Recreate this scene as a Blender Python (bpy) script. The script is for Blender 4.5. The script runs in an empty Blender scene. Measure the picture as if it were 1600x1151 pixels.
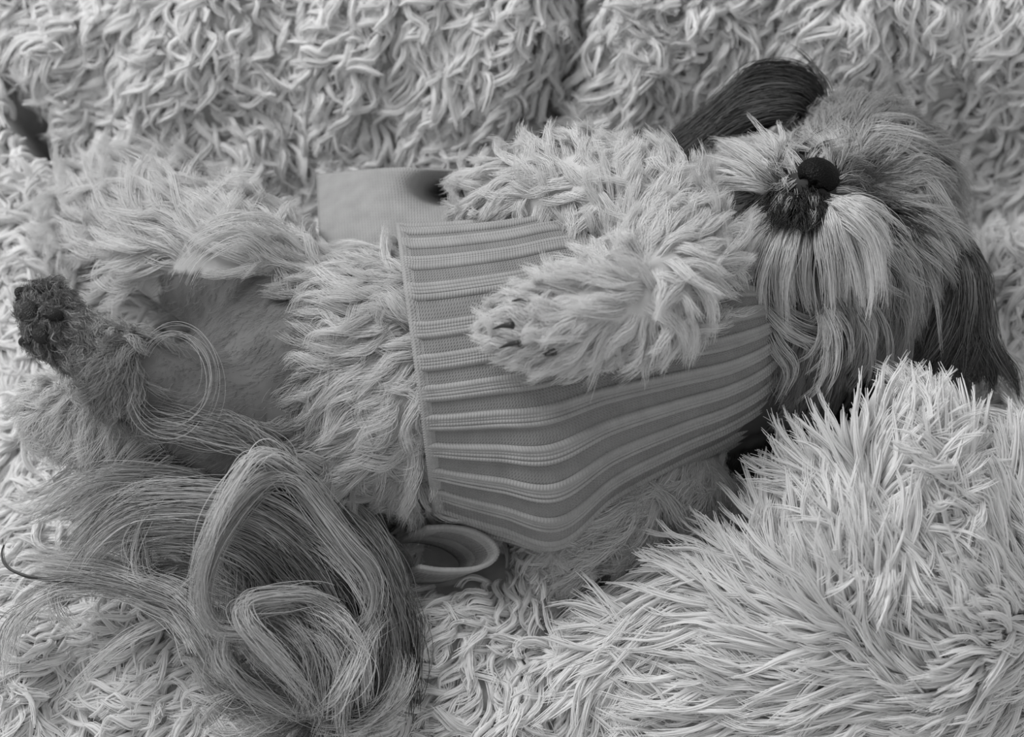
import bpy, bmesh, math, random
import numpy as np
from mathutils import Vector, Matrix, kdtree

rng = np.random.default_rng(11)
random.seed(11)
scene = bpy.context.scene
COL = scene.collection

# ------------------------------------------------------------------ camera
ELEV = math.radians(63.0)
DIST = 0.85
AIM = np.array([0.0, 0.0, 0.06])
TOCAM = np.array([0.0, -math.cos(ELEV), math.sin(ELEV)])
RIGHT = np.array([1.0, 0.0, 0.0])
UP = np.array([0.0, math.sin(ELEV), math.cos(ELEV)])
CAMPOS = AIM + DIST * TOCAM
LENS, SENSOR = 50.0, 36.0
cam_d = bpy.data.cameras.new('camera')
cam_d.lens = LENS
cam_d.sensor_width = SENSOR
cam_d.clip_start = 0.01
cam = bpy.data.objects.new('camera', cam_d)
cam.location = CAMPOS
cam.rotation_euler = (math.pi / 2 - ELEV, 0, 0)
COL.objects.link(cam)
scene.camera = cam
cam_d.dof.use_dof = True
cam_d.dof.focus_distance = 0.775
cam_d.dof.aperture_fstop = 5.0

# ------------------------------------------------------------------ light
world = bpy.data.worlds.new('room_light')
scene.world = world
world.use_nodes = True
bg = world.node_tree.nodes['Background']
bg.inputs['Color'].default_value = (1, 1, 1, 1)
bg.inputs['Strength'].default_value = 0.47

win = bpy.data.lights.new('window_daylight', 'AREA')     # the window behind the dog's feet, up and to the left
win.shape = 'RECTANGLE'; win.size = 1.5; win.size_y = 1.3
win.energy = 57
wo = bpy.data.objects.new('window_daylight', win)
wo.location = (-1.4, 1.15, 2.1)
wo.rotation_euler = Vector((1.4, -1.15, -2.05)).to_track_quat('-Z', 'Y').to_euler()
COL.objects.link(wo)

scene.view_settings.view_transform = 'Standard'
scene.view_settings.look = 'None'
scene.view_settings.gamma = 1.0
scene.view_settings.use_curve_mapping = False
scene.view_settings.exposure = 0.0
scene.cycles.diffuse_bounces = 4
scene.cycles.max_bounces = 6
scene.cycles.transmission_bounces = 4

# ------------------------------------------------------------------ pixel <-> world
PXK = SENSOR / LENS / 1600.0
def P(px, py, z):
    """the point at height z that the photograph shows at pixel px, py"""
    d = RIGHT * (px - 800) * PXK - UP * (py - 575.5) * PXK - TOCAM
    t = (z - CAMPOS[2]) / d[2]
    return CAMPOS + d * t
def PX(p):
    v = np.asarray(p) - CAMPOS
    dep = -(v @ TOCAM)
    return np.stack([800 + (v @ RIGHT) / dep / PXK, 575.5 - (v @ UP) / dep / PXK], -1)
PXM = DIST * PXK          # metres per pixel near the dog

# ------------------------------------------------------------------ materials
def mat_basic(name, build):
    m = bpy.data.materials.new(name)
    m.use_nodes = True
    nt = m.node_tree
    nt.nodes.clear()
    out = nt.nodes.new('ShaderNodeOutputMaterial')
    build(nt, out)
    return m
def hair_material(name, transl=0.3, gloss=0.06, rough=0.35):
    def b(nt, out):
        a = nt.nodes.new('ShaderNodeAttribute'); a.attribute_name = 'tone'
        d = nt.nodes.new('ShaderNodeBsdfDiffuse')
        t = nt.nodes.new('ShaderNodeBsdfTranslucent')
        g = nt.nodes.new('ShaderNodeBsdfGlossy'); g.inputs['Roughness'].default_value = rough
        mx = nt.nodes.new('ShaderNodeMixShader'); mx.inputs[0].default_value = transl
        m2 = nt.nodes.new('ShaderNodeMixShader'); m2.inputs[0].default_value = gloss
        nt.links.new(a.outputs['Color'], d.inputs['Color'])
        nt.links.new(a.outputs['Color'], t.inputs['Color'])
        nt.links.new(d.outputs[0], mx.inputs[1]); nt.links.new(t.outputs[0], mx.inputs[2])
        nt.links.new(mx.outputs[0], m2.inputs[1]); nt.links.new(g.outputs[0], m2.inputs[2])
        nt.links.new(m2.outputs[0], out.inputs['Surface'])
    return mat_basic(name, b)
def principled(name, col, rough=0.7, noise=None, spec=0.3, bump=0.0, bscale=200, sss=0.0):
    def b(nt, out):
        p = nt.nodes.new('ShaderNodeBsdfPrincipled')
        p.inputs['Base Color'].default_value = (col, col, col, 1)
        p.inputs['Roughness'].default_value = rough
        p.inputs['Specular IOR Level'].default_value = spec
        if noise:
            tc = nt.nodes.new('ShaderNodeTexCoord')
            n = nt.nodes.new('ShaderNodeTexNoise'); n.inputs['Scale'].default_value = noise[0]
            n.inputs['Detail'].default_value = 6
            r = nt.nodes.new('ShaderNodeMapRange')
            r.inputs['From Min'].default_value = 0.3; r.inputs['From Max'].default_value = 0.7
            r.inputs['To Min'].default_value = col * (1 - noise[1]); r.inputs['To Max'].default_value = col * (1 + noise[1])
            nt.links.new(tc.outputs['Object'], n.inputs['Vector'])
            nt.links.new(n.outputs['Fac'], r.inputs['Value'])
            nt.links.new(r.outputs[0], p.inputs['Base Color'])
        if bump:
            tc2 = nt.nodes.new('ShaderNodeTexCoord')
            v = nt.nodes.new('ShaderNodeTexVoronoi'); v.inputs['Scale'].default_value = bscale
            bp = nt.nodes.new('ShaderNodeBump'); bp.inputs['Strength'].default_value = bump
            bp.inputs['Distance'].default_value = 0.001
            nt.links.new(tc2.outputs['Object'], v.inputs['Vector'])
            nt.links.new(v.outputs['Distance'], bp.inputs['Height'])
            nt.links.new(bp.outputs[0], p.inputs['Normal'])
        nt.links.new(p.outputs[0], out.inputs['Surface'])
    return mat_basic(name, b)

M_FUR = hair_material('dog_hair', 0.30, 0.05, 0.4)
M_PILE = hair_material('shaggy_pile', 0.25, 0.02, 0.5)
M_DARKHAIR = hair_material('ear_hair', 0.10, 0.06, 0.38)
def skin_build(nt, out):
    p = nt.nodes.new('ShaderNodeBsdfPrincipled'); p.inputs['Roughness'].default_value = .55; p.inputs['Specular IOR Level'].default_value = .25
    a = nt.nodes.new('ShaderNodeAttribute'); a.attribute_name = 'tone'
    tc_ = nt.nodes.new('ShaderNodeTexCoord'); n = nt.nodes.new('ShaderNodeTexNoise'); n.inputs['Scale'].default_value = 45; n.inputs['Detail'].default_value = 6
    r = nt.nodes.new('ShaderNodeMapRange'); r.inputs['From Min'].default_value = .3; r.inputs['From Max'].default_value = .7; r.inputs['To Min'].default_value = .75; r.inputs['To Max'].default_value = 1.2
    m = nt.nodes.new('ShaderNodeVectorMath'); m.operation = 'SCALE'
    nt.links.new(tc_.outputs['Object'], n.inputs['Vector']); nt.links.new(n.outputs['Fac'], r.inputs['Value'])
    nt.links.new(a.outputs['Color'], m.inputs[0]); nt.links.new(r.outputs[0], m.inputs['Scale'])
    nt.links.new(m.outputs[0], p.inputs['Base Color']); nt.links.new(p.outputs[0], out.inputs['Surface'])
M_SKIN = mat_basic('dog_skin', skin_build)
M_CLOTH = principled('blanket_backing', 0.42, 0.95, (60, 0.15))
M_NOSE = principled('nose_leather', 0.005, 0.45, None, 0.12, 0.5, 900)
M_EYE = principled('eye_dark', 0.01, 0.12, None, 0.6)
M_PAD = principled('pad_leather', 0.018, 0.5, None, 0.4, 0.6, 1200)
M_CLAW = principled('claw_horn', 0.03, 0.35, None, 0.4)
M_EAR = principled('ear_leather', 0.03, 0.8, (40, 0.2))
M_FLOOR = principled('bed_sheet', 0.5, 0.9, (10, 0.05))

# ------------------------------------------------------------------ object helpers
def link(o, parent=None, label=None, cat=None, kind=None, group=None):
    COL.objects.link(o)
    if parent is not None: o.parent = parent
    if label: o['label'] = label
    if cat: o['category'] = cat
    if kind: o['kind'] = kind
    if group: o['group'] = group
    return o
def empty(name, loc, label, cat, **kw):
    o = bpy.data.objects.new(name, None)
    o.empty_display_size = 0.05
    return link(o, None, label, cat, **kw)     # kept at the world origin so that parts keep their coordinates
def mesh_obj(name, verts, faces, mat, parent=None, smooth=True, **kw):
    me = bpy.data.meshes.new(name)
    me.from_pydata([tuple(v) for v in verts], [], [tuple(f) for f in faces])
    me.materials.append(mat)
    if smooth: me.polygons.foreach_set('use_smooth', [True] * len(me.polygons))
    me.update()
    return link(bpy.data.objects.new(name, me), parent, **kw)

def strands_mesh(name, chunks, mat, parent, sides=3, **kw):
    """chunks: list of (pts (N,K,3), rad (N,K), tone (N,)) -> one mesh of tapering tubes"""
    allv, allf, allc, base = [], [], [], 0
    for pts, rad, tone in chunks:
        N, K, _ = pts.shape
        if N == 0: continue
        tan = np.gradient(pts, axis=1)
        tan /= np.linalg.norm(tan, axis=2, keepdims=True) + 1e-12
        ref = rng.normal(size=(N, 3))
        nrm = np.empty_like(pts)
        cur = ref
        for k in range(K):
            t = tan[:, k]
            cur = cur - t * np.sum(cur * t, 1, keepdims=True)
            cur = cur / (np.linalg.norm(cur, axis=1, keepdims=True) + 1e-9)
            nrm[:, k] = cur
        bi = np.cross(tan, nrm)
        ang = np.arange(sides) / sides * 2 * math.pi
        V = pts[:, :, None, :] + rad[:, :, None, None] * (np.cos(ang)[None, None, :, None] * nrm[:, :, None, :] + np.sin(ang)[None, None, :, None] * bi[:, :, None, :])
        allv.append(V.reshape(-1, 3))
        i = np.arange(N)[:, None, None] * (K * sides); k = np.arange(K - 1)[None, :, None] * sides; s = np.arange(sides)[None, None, :]
        s2 = (s + 1) % sides
        a = base + i + k
        F = np.stack([a + s, a + s2, a + sides + s2, a + sides + s], -1).reshape(-1, 4)
        allf.append(F)
        allc.append(np.repeat(tone, K * sides))
        base += N * K * sides
    V = np.concatenate(allv).astype(np.float32); F = np.concatenate(allf).astype(np.int32); C = np.concatenate(allc).astype(np.float32)
    me = bpy.data.meshes.new(name)
    me.vertices.add(len(V)); me.vertices.foreach_set('co', V.ravel())
    me.loops.add(F.size); me.loops.foreach_set('vertex_index', F.ravel())
    me.polygons.add(len(F)); me.polygons.foreach_set('loop_start', np.arange(len(F), dtype=np.int32) * 4)
    me.polygons.foreach_set('use_smooth', np.ones(len(F), dtype=bool))
    at = me.attributes.new('tone', 'FLOAT_COLOR', 'POINT')
    cc = np.stack([C, C, C, np.ones_like(C)], -1)
    at.data.foreach_set('color', cc.ravel())
    me.update(calc_edges=True)
    me.materials.append(mat)
    global TRIS
    TRIS += len(F) * 2
    return link(bpy.data.objects.new(name, me), parent, **kw)
TRIS = 0
def strands_hair(name, chunks, mat, parent, **kw):
    """the same chunks as a hair-curves object: for coats far too fine for tubes"""
    cu = bpy.data.hair_curves.new(name)
    sizes = np.concatenate([np.full(len(c[0]), c[0].shape[1]) for c in chunks])
    cu.add_curves(sizes.astype(int).tolist())
    pos = np.concatenate([c[0].reshape(-1, 3) for c in chunks]).astype(np.float32)
    cu.position_data.foreach_set('vector', pos.ravel())
    ra = cu.attributes.get('radius') or cu.attributes.new('radius', 'FLOAT', 'POINT')
    ra.data.foreach_set('value', np.concatenate([c[1].reshape(-1) for c in chunks]).astype(np.float32))
    tn = np.concatenate([np.repeat(c[2], c[0].shape[1]) for c in chunks]).astype(np.float32)
    at = cu.attributes.new('tone', 'FLOAT_COLOR', 'POINT')
    at.data.foreach_set('color', np.stack([tn, tn, tn, np.ones_like(tn)], -1).ravel())
    cu.materials.append(mat)
    return link(bpy.data.objects.new(name, cu), parent, **kw)

def unit(v):
    return v / (np.linalg.norm(v, axis=-1, keepdims=True) + 1e-12)
def sstep(a, b, x):
    t = np.clip((x - a) / (b - a), 0, 1)
    return t * t * (3 - 2 * t)
class Wob:
    """smooth vector noise: a sum of random sinusoids"""
    def __init__(self, scale, dim=3, n=10, seed=0):
        r = np.random.default_rng(seed)
        self.k = r.normal(size=(n, 3)) * (2 * math.pi / scale) * 0.6
        self.ph = r.uniform(0, 6.28, size=(n, dim)); self.n = n
    def __call__(self, p):
        a = p @ self.k.T
        return np.stack([np.sin(a + self.ph[:, d]).sum(-1) for d in range(self.ph.shape[1])], -1) / math.sqrt(self.n / 2)

def idw(px, guides, power=3.0):
    """guides (x0,y0,x1,y1) in pixels -> flow vector in the image plane at each px (length = strand length in px)"""
    g = np.array([q[:4] for q in guides], float)
    d2 = (px[:, None, 0] - g[None, :, 0]) ** 2 + (px[:, None, 1] - g[None, :, 1]) ** 2
    w = 1.0 / (d2 + 60.0) ** (power / 2)
    w /= w.sum(1, keepdims=True)
    v = g[:, 2:4] - g[:, 0:2]
    L = np.linalg.norm(v, axis=1)
    vec = w @ (v / L[:, None])
    return vec, w @ L

def grow(root, nrm, flow_px, length, lift, droop, curl, freq, K, jitter, stiff=0.6):
    """centre-line curves that leave the skin and lay over along the flow"""
    N = len(root)
    f = flow_px[:, :1] * RIGHT - flow_px[:, 1:2] * UP
    f = f + rng.normal(size=(N, 3)) * jitter
    f = f - nrm * np.sum(f * nrm, 1, keepdims=True)
    f = unit(f)
    side = np.cross(f, nrm)
    lift = np.broadcast_to(lift, (N,))[:, None]
    ph = rng.uniform(0, 6.28, N); fr = freq * rng.uniform(0.6, 1.4, N)
    am = curl * rng.uniform(0.3, 1.3, N) * length
    pts = np.empty((N, K, 3)); cur = root.copy(); pts[:, 0] = cur
    for k in range(1, K):
        t = (k - 0.5) / (K - 1)
        d = unit(f + nrm * lift * (1 - t) ** 1.2 * 1.6 - np.array([0, 0, 1.0]) * droop * t)
        cur = cur + d * (length / (K - 1))[:, None]
        pts[:, k] = cur
    t = np.linspace(0, 1, K)[None, :]
    w = am[:, None] * t * np.sin(2 * math.pi * fr[:, None] * t + ph[:, None])
    w2 = am[:, None] * t * np.cos(2 * math.pi * fr[:, None] * t + ph[:, None]) * 0.5
    return pts + side[:, None, :] * w[..., None] + nrm[:, None, :] * w2[..., None]

def clumped(root, cidx, cpts, clump, exps, frizz, lenjit):
    """children strands that borrow the shape of their lock's centre line and close in on it"""
    K = cpts.shape[1]; t = np.linspace(0, 1, K)
    rel = cpts[cidx] - cpts[cidx][:, :1]
    s = rng.uniform(1 - lenjit, 1 + lenjit * 0.4, len(root))[:, None, None]
    own = root[:, None, :] + rel * s
    cen = cpts[cidx][:, :1] + rel * s
    cl = clump * rng.uniform(0.7, 1.05, len(root))[:, None] * (t[None, :] ** exps)
    p = own + (cen - own) * cl[..., None]
    n = rng.normal(size=(len(root), 3)); n2 = rng.normal(size=(len(root), 3))
    ph = rng.uniform(0, 6.28, len(root))[:, None]
    p = p + n[:, None, :] * (frizz * t)[None, :, None] + n2[:, None, :] * (np.sin(t * 7 + ph) * t * frizz * 0.6)[..., None]
    return p
def taper(N, K, r, tip=0.25, rootk=0.75):
    t = np.linspace(0, 1, K)
    prof = (rootk + (1 - rootk) * np.minimum(t * 4, 1)) * (1 - (1 - tip) * np.clip((t - 0.35) / 0.65, 0, 1) ** 1.5)
    return np.asarray(r).reshape(-1, 1) * prof[None, :] * np.ones((N, 1))
def catmull(pts, n):
    p = np.array(pts, float)
    p = np.vstack([2 * p[0] - p[1], p, 2 * p[-1] - p[-2]])
    m = len(p) - 3
    u = np.linspace(0, m - 1e-6, n); i = u.astype(int); f = (u - i)[:, None]
    a, b, c, d = p[i], p[i + 1], p[i + 2], p[i + 3]
    return 0.5 * (2 * b + (c - a) * f + (2 * a - 5 * b + 4 * c - d) * f ** 2 + (3 * b - a - 3 * c + d) * f ** 3)
def wisps(guide, m, n, jit, spread, r, K=12, tone=.6, tvar=.06, **kw):
    """m pointed wisps of n hairs each, scattered round one guide"""
    out = []
    for _ in range(m):
        a, b = rng.normal(size=2) * jit, rng.normal(size=2) * jit * 1.3
        k = len(guide) - 1; dz = rng.normal() * .002
        g = [(x + a[0] * .6 + b[0] * i / k, y + a[1] * .6 + b[1] * i / k, z + dz) for i, (x, y, z) in enumerate(guide)]
        e = rng.uniform(-.12, .12); (xa, ya, za), (xb, yb, zb) = g[-2], g[-1]
        g[-1] = (xb + (xb - xa) * e, yb + (yb - ya) * e, zb)
        out.append(lock(g, n, spread, r, K, np.clip(tone + rng.normal() * tvar, .02, .9), .04, **kw))
    return out
def lock(guide, n, spread, r, K=14, tone=0.6, tvar=0.08, t0=0.12, t1=0.8, wave=0.0015, dr=0.35):
    """a tress: n hairs along one guide given as (px, py, z)"""
    g = catmull([P(*q) for q in guide], 160)
    L = np.concatenate([[0], np.cumsum(np.linalg.norm(np.diff(g, axis=0), axis=1))]); L /= L[-1]
    a = rng.uniform(0, t0, n); b = rng.uniform(t1, 1.0, n)
    T = a[:, None] + (b - a)[:, None] * np.linspace(0, 1, K)[None, :]
    pts = np.stack([np.interp(T, L, g[:, d]) for d in range(3)], -1)
    sp = np.interp(T, np.linspace(0, 1, len(spread)), spread)
    off = rng.normal(size=(n, 3)); off *= rng.uniform(0.2, 1, (n, 1)) / (np.linalg.norm(off, axis=1, keepdims=True) + 1e-9)
    drift = rng.normal(size=(n, 3)) * dr
    pts = pts + (off[:, None, :] + drift[:, None, :] * (T[..., None] - 0.5)) * sp[..., None]
    n2 = rng.normal(size=(n, 3)); ph = rng.uniform(0, 6.28, n)
    pts = pts + n2[:, None, :] * (np.sin(T * 5 + ph[:, None]) * wave)[..., None]
    return pts, taper(n, K, np.full(n, r), 0.3), np.clip(tone + rng.normal(size=n) * tvar, 0.005, 0.95)

# ------------------------------------------------------------------ blanket
def seg_dist(x, y, a, b):
    ab = b - a; t = np.clip(((x - a[0]) * ab[0] + (y - a[1]) * ab[1]) / (ab @ ab), 0, 1)
    return np.hypot(x - a[0] - t * ab[0], y - a[1] - t * ab[1]), t
CREASES = [([(930, -60), (905, 60), (865, 150), (815, 260)], 0.06, 0.016, 0.05),
           ([(45, 160), (75, 215), (130, 275), (140, 300)], 0.07, 0.011, 0.035),
           ([(1450, 630), (1310, 650), (1240, 700), (1190, 770), (1120, 840), (960, 905), (900, 965)], 0.045, 0.018, 0.02)]
CREASES_W = [([P(x, y, z)[:2] for x, y in pl], d, w) for pl, d, w, z in CREASES]
y330, ytop = P(800, 360, 0)[1], P(800, -60, 0.1)[1]
MOUND = [((1420, 860, 0.05), (0.125, 0.085), 0.075), ((1540, 720, 0.05), (0.085, 0.05), 0.03), ((1250, 1000, 0.03), (0.12, 0.07), 0.035),
         ((1330, 740, 0.05), (0.04, 0.03), 0.03)]
MOUND_W = [(P(*c)[:2], s, h) for c, s, h in MOUND]
BUMPS = [((40, 330, 0.02), (0.05, 0.05), 0.03), ((640, 130, 0.04), (0.12, 0.06), 0.02), ((1130, 90, 0.05), (0.09, 0.06), 0.025), ((1480, 100, 0.05), (0.08, 0.08), 0.02),
         ((760, 1020, 0.0), (0.07, 0.05), 0.018), ((120, 1060, 0.0), (0.1, 0.06), 0.02), ((1600, 430, 0.02), (0.03, 0.035), 0.035), ((1540, 255, 0.03), (0.05, 0.045), -0.06), ((230, 150, .04), (.06, .05), .015)]
BUMPS_W = [(P(*c)[:2], s, h) for c, s, h in BUMPS]
wobH = Wob(0.13, 1, 8, 3)
def H(x, y):
    z = 0.085 * sstep(y330, ytop, y)
    for (c, s, h) in MOUND_W + BUMPS_W:
        q = ((x - c[0]) / s[0]) ** 2 + ((y - c[1]) / s[1]) ** 2
        z = z + h * np.exp(-q ** 1.25 * 0.7)
    z = z + 0.006 * wobH(np.stack([x, y, np.zeros_like(x)], -1))[..., 0]
    for pl, dep, w in CREASES_W:
        d = np.full(np.shape(x), 9.0)
        for a, b in zip(pl[:-1], pl[1:]):
            d = np.minimum(d, seg_dist(x, y, np.array(a), np.array(b))[0])
        z = z - dep * np.exp(-(d / w) ** 2)
    return z
def Hn(x, y, e=0.002):
    gx = (H(x + e, y) - H(x - e, y)) / (2 * e); gy = (H(x, y + e) - H(x, y - e)) / (2 * e)
    return unit(np.stack([-gx, -gy, np.ones_like(gx)], -1))

x0, x1 = -0.44, 0.44
yb0, yb1 = P(800, 1151, 0)[1] - 0.07, P(800, 0, 0.08)[1] + 0.12
blanket = empty('shaggy_blanket', (0, 0, 0), 'pale shaggy long-pile blanket rumpled in folds under and around the dog', 'blanket')
nx, ny = 150, 120
gx, gy = np.meshgrid(np.linspace(x0, x1, nx), np.linspace(yb0, yb1, ny))
gz = H(gx, gy)
V = np.stack([gx, gy, gz], -1).reshape(-1, 3)
idx = np.arange(nx * ny).reshape(ny, nx)
F = np.stack([idx[:-1, :-1], idx[:-1, 1:], idx[1:, 1:], idx[1:, :-1]], -1).reshape(-1, 4)
nv = len(V)
V2 = V - np.array([0, 0, 0.006])
rim = np.concatenate([idx[0, :-1], idx[:-1, -1], idx[-1, :0:-1], idx[:0:-1, 0]])
Fr = [(int(a), int(a) + nv, int(b) + nv, int(b)) for a, b in zip(rim, np.roll(rim, -1))]
mesh_obj('backing_cloth', np.vstack([V, V2]), [tuple(f) for f in F.tolist()] + [tuple(f[::-1] + nv) for f in F] + Fr, M_CLOTH, blanket)
zlow = float(gz.min()) - 0.012
fl = [(-0.9, -0.9, zlow), (0.9, -0.9, zlow), (0.9, 0.9, zlow), (-0.9, 0.9, zlow)]
mesh_obj('floor', fl + [(a, b, c - 0.05) for a, b, c in fl], [(0, 1, 2, 3), (7, 6, 5, 4), (0, 4, 5, 1), (1, 5, 6, 2), (2, 6, 7, 3), (3, 7, 4, 0)], M_FLOOR, None, False,
         kind='structure', label='flat plain bed surface under the shaggy blanket')

# ------------------------------------------------------------------ dog: capsules that are fused into one body
PRIMS = [  # region, [(px,py,z,r) ...]
    ('torso', [(455, 600, .070, .066), (600, 592, .072, .074), (760, 588, .072, .078), (900, 575, .075, .076), (1040, 560, .075, .064), (1130, 560, .075, .052)]),
    ('neck', [(1120, 550, .080, .048), (1230, 500, .085, .048), (1280, 420, .085, .05)]),
    ('head', [(1320, 330, .088, .060), (1335, 300, .09, .055)]),
    ('head', [(1180, 300, .105, .030), (1240, 310, .115, .034)]),
    ('head', [(1385, 385, .105, .036), (1330, 400, .11, .04)]),
    ('head', [(1210, 390, .11, .032), (1290, 430, .105, .036), (1350, 470, .095, .032)]),
    ('muzzle', [(1285, 310, .125, .032), (1272, 296, .158, .021)]),
    ('muzzle', [(1245, 335, .145, .018), (1270, 325, .15, .018), (1305, 330, .148, .018)]),
    ('farhind', [(470, 500, .085, .045), (350, 420, .085, .042), (250, 370, .07, .036), (170, 340, .055, .026)]),
    ('nearhind', [(470, 720, .070, .046), (370, 670, .100, .036), (280, 615, .120, .026), (190, 572, .138, .021)]),
    ('hock', [(260, 665, .085, .026), (170, 655, .085, .024), (90, 640, .085, .020)]),
    ('foot', [(200, 578, .136, .018), (125, 535, .152, .0155), (85, 508, .160, .0165), (72, 485, .160, .0155)]),
    ('shoulder', [(1130, 735, .028, .026), (1195, 690, .03, .026), (1270, 640, .034, .026), (1400, 600, .035, .024)]),
    ('foreup', [(790, 325, .115, .026), (900, 305, .14, .030), (1010, 330, .155, .030), (1055, 400, .165, .028)]),
    ('forelow', [(1050, 410, .168, .028), (1000, 460, .178, .026), (920, 490, .183, .022), (850, 505, .184, .0195), (820, 508, .182, .018)]),
    ('nearfore', [(1010, 705, .052, .029), (1075, 752, .047, .023), (1110, 775, .042, .018)]),
    ('nearfore', [(1000, 755, .05, .025), (930, 812, .043, .021)]),
    ('tail', [(500, 780, .055, .028), (540, 880, .045, .02), (520, 1000, .035, .014), (480, 1100, .025, .009)]),
]
REG = sorted({r for r, _ in PRIMS})
bm = bmesh.new()
CAPS = []
for reg, ch in PRIMS:
    w = [(P(a, b, c), r) for a, b, c, r in ch]
    for (pa, ra), (pb, rb) in zip(w[:-1], w[1:]):
        CAPS.append((reg, pa, pb, ra, rb))
        L = np.linalg.norm(pb - pa); n = max(2, int(L / 0.006))
        for i in range(n + 1):
            t = i / n
            bmesh.ops.create_icosphere(bm, subdivisions=2, radius=ra + (rb - ra) * t, matrix=Matrix.Translation(Vector(pa + (pb - pa) * t)))
me = bpy.data.meshes.new('body_raw'); bm.to_mesh(me); bm.free()
tmp = bpy.data.objects.new('body_raw', me); COL.objects.link(tmp)
md = tmp.modifiers.new('r', 'REMESH'); md.mode = 'VOXEL'; md.voxel_size = 0.0042
ms = tmp.modifiers.new('s', 'SMOOTH'); ms.factor = 0.5; ms.iterations = 8
dg = bpy.context.evaluated_depsgraph_get()
body_me = bpy.data.meshes.new_from_object(tmp.evaluated_get(dg))
bpy.data.objects.remove(tmp); bpy.data.meshes.remove(me)
body_me.name = 'body'
body_me.materials.clear(); body_me.materials.append(M_SKIN)
body_me.polygons.foreach_set('use_smooth', np.ones(len(body_me.polygons), bool))
dog = empty('dog', (0, 0, 0), 'small white long-haired dog with dark ears asleep on its back in a knit sweater', 'dog')
body = link(bpy.data.objects.new('body', body_me), dog)

# skin markings: dark muzzle and belly, pale legs
body_me.calc_loop_triangles()
nvb = len(body_me.vertices); bv = np.empty(nvb * 3); body_me.vertices.foreach_get('co', bv); bv = bv.reshape(-1, 3)
bn = np.empty(nvb * 3); body_me.vertices.foreach_get('normal', bn); bn = bn.reshape(-1, 3)
nt_ = len(body_me.loop_triangles); tri = np.empty(nt_ * 3, np.int32); body_me.loop_triangles.foreach_get('vertices', tri); tri = tri.reshape(-1, 3)
tc = bv[tri].mean(1)
tarea = 0.5 * np.linalg.norm(np.cross(bv[tri[:, 1]] - bv[tri[:, 0]], bv[tri[:, 2]] - bv[tri[:, 0]]), axis=1)
tn = unit(bn[tri].mean(1))
best = np.full(nt_, 9.0); treg = np.zeros(nt_, int)
for reg, pa, pb, ra, rb in CAPS:
    ab = pb - pa; t = np.clip(((tc - pa) @ ab) / (ab @ ab), 0, 1)
    d = np.linalg.norm(tc - pa - t[:, None] * ab, axis=1) - (ra + (rb - ra) * t)
    m = d < best; best[m] = d[m]; treg[m] = REG.index(reg)
tpx = PX(tc)
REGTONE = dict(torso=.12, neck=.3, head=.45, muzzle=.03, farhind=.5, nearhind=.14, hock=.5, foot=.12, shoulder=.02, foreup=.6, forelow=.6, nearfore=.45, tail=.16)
vt = np.zeros(nvb); vc = np.zeros(nvb)
np.add.at(vt, tri.ravel(), np.repeat(np.array([REGTONE[REG[i]] for i in treg]), 3)); np.add.at(vc, tri.ravel(), 1)
vt = vt / np.maximum(vc, 1)
vpx = PX(bv)
vt = np.where((vpx[:, 0] > 250) & (vpx[:, 0] < 520) & (vpx[:, 1] > 425), np.minimum(vt, .13), vt)
sk = body_me.attributes.new('tone', 'FLOAT_COLOR', 'POINT')
sk.data.foreach_set('color', np.stack([vt, vt, vt, np.ones_like(vt)], -1).astype(np.float32).ravel())
def sample(mask, n):
    w = tarea * mask
    ids = rng.choice(nt_, n, p=w / w.sum())
    r1, r2 = rng.random(n), rng.random(n); s = np.sqrt(r1)
    b = np.stack([1 - s, s * (1 - r2), s * r2], -1)
    p = (bv[tri[ids]] * b[..., None]).sum(1); nn = unit((bn[tri[ids]] * b[..., None]).sum(1))
    return p, nn
facing = (tn @ TOCAM) > -0.35
def region(*names):
    m = np.zeros(nt_, bool)
    for n in names: m |= treg == REG.index(n)
    return m & facing

def fur(mask, n, nclump, guides, lift, droop, curl, freq, K, r, tone, tvar=0.06, clump=0.8, exps=1.0, frizz=0.0012, lenjit=0.35, jitter=0.25, lscale=1.0, tonefn=None, tip=0.25, lenvar=.2):
    cp, cn = sample(mask, nclump)
    vec, L = idw(PX(cp), guides)
    L = L * PXM * lscale * rng.uniform(1 - lenvar, 1 + lenvar, nclump)
    cs = grow(cp - cn * 0.001, cn, vec, L, lift, droop, curl, freq, K, jitter)
    kd = kdtree.KDTree(nclump)
    for i, q in enumerate(cp): kd.insert(q, i)
    kd.balance()
    p, nn = sample(mask, n)
    ci = np.array([kd.find(q)[1] for q in p])
    pts = clumped(p - nn * 0.001, ci, cs, clump, exps, frizz, lenjit)
    ct = rng.normal(size=nclump) * tvar
    tn_ = tone + ct[ci] + rng.normal(size=n) * tvar * 0.6
    if tonefn is not None: tn_ = tn_ * tonefn(PX(p), p)
    return pts, taper(n, K, r * rng.uniform(0.7, 1.2, n), tip), np.clip(tn_, 0.008, 0.93)

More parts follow.
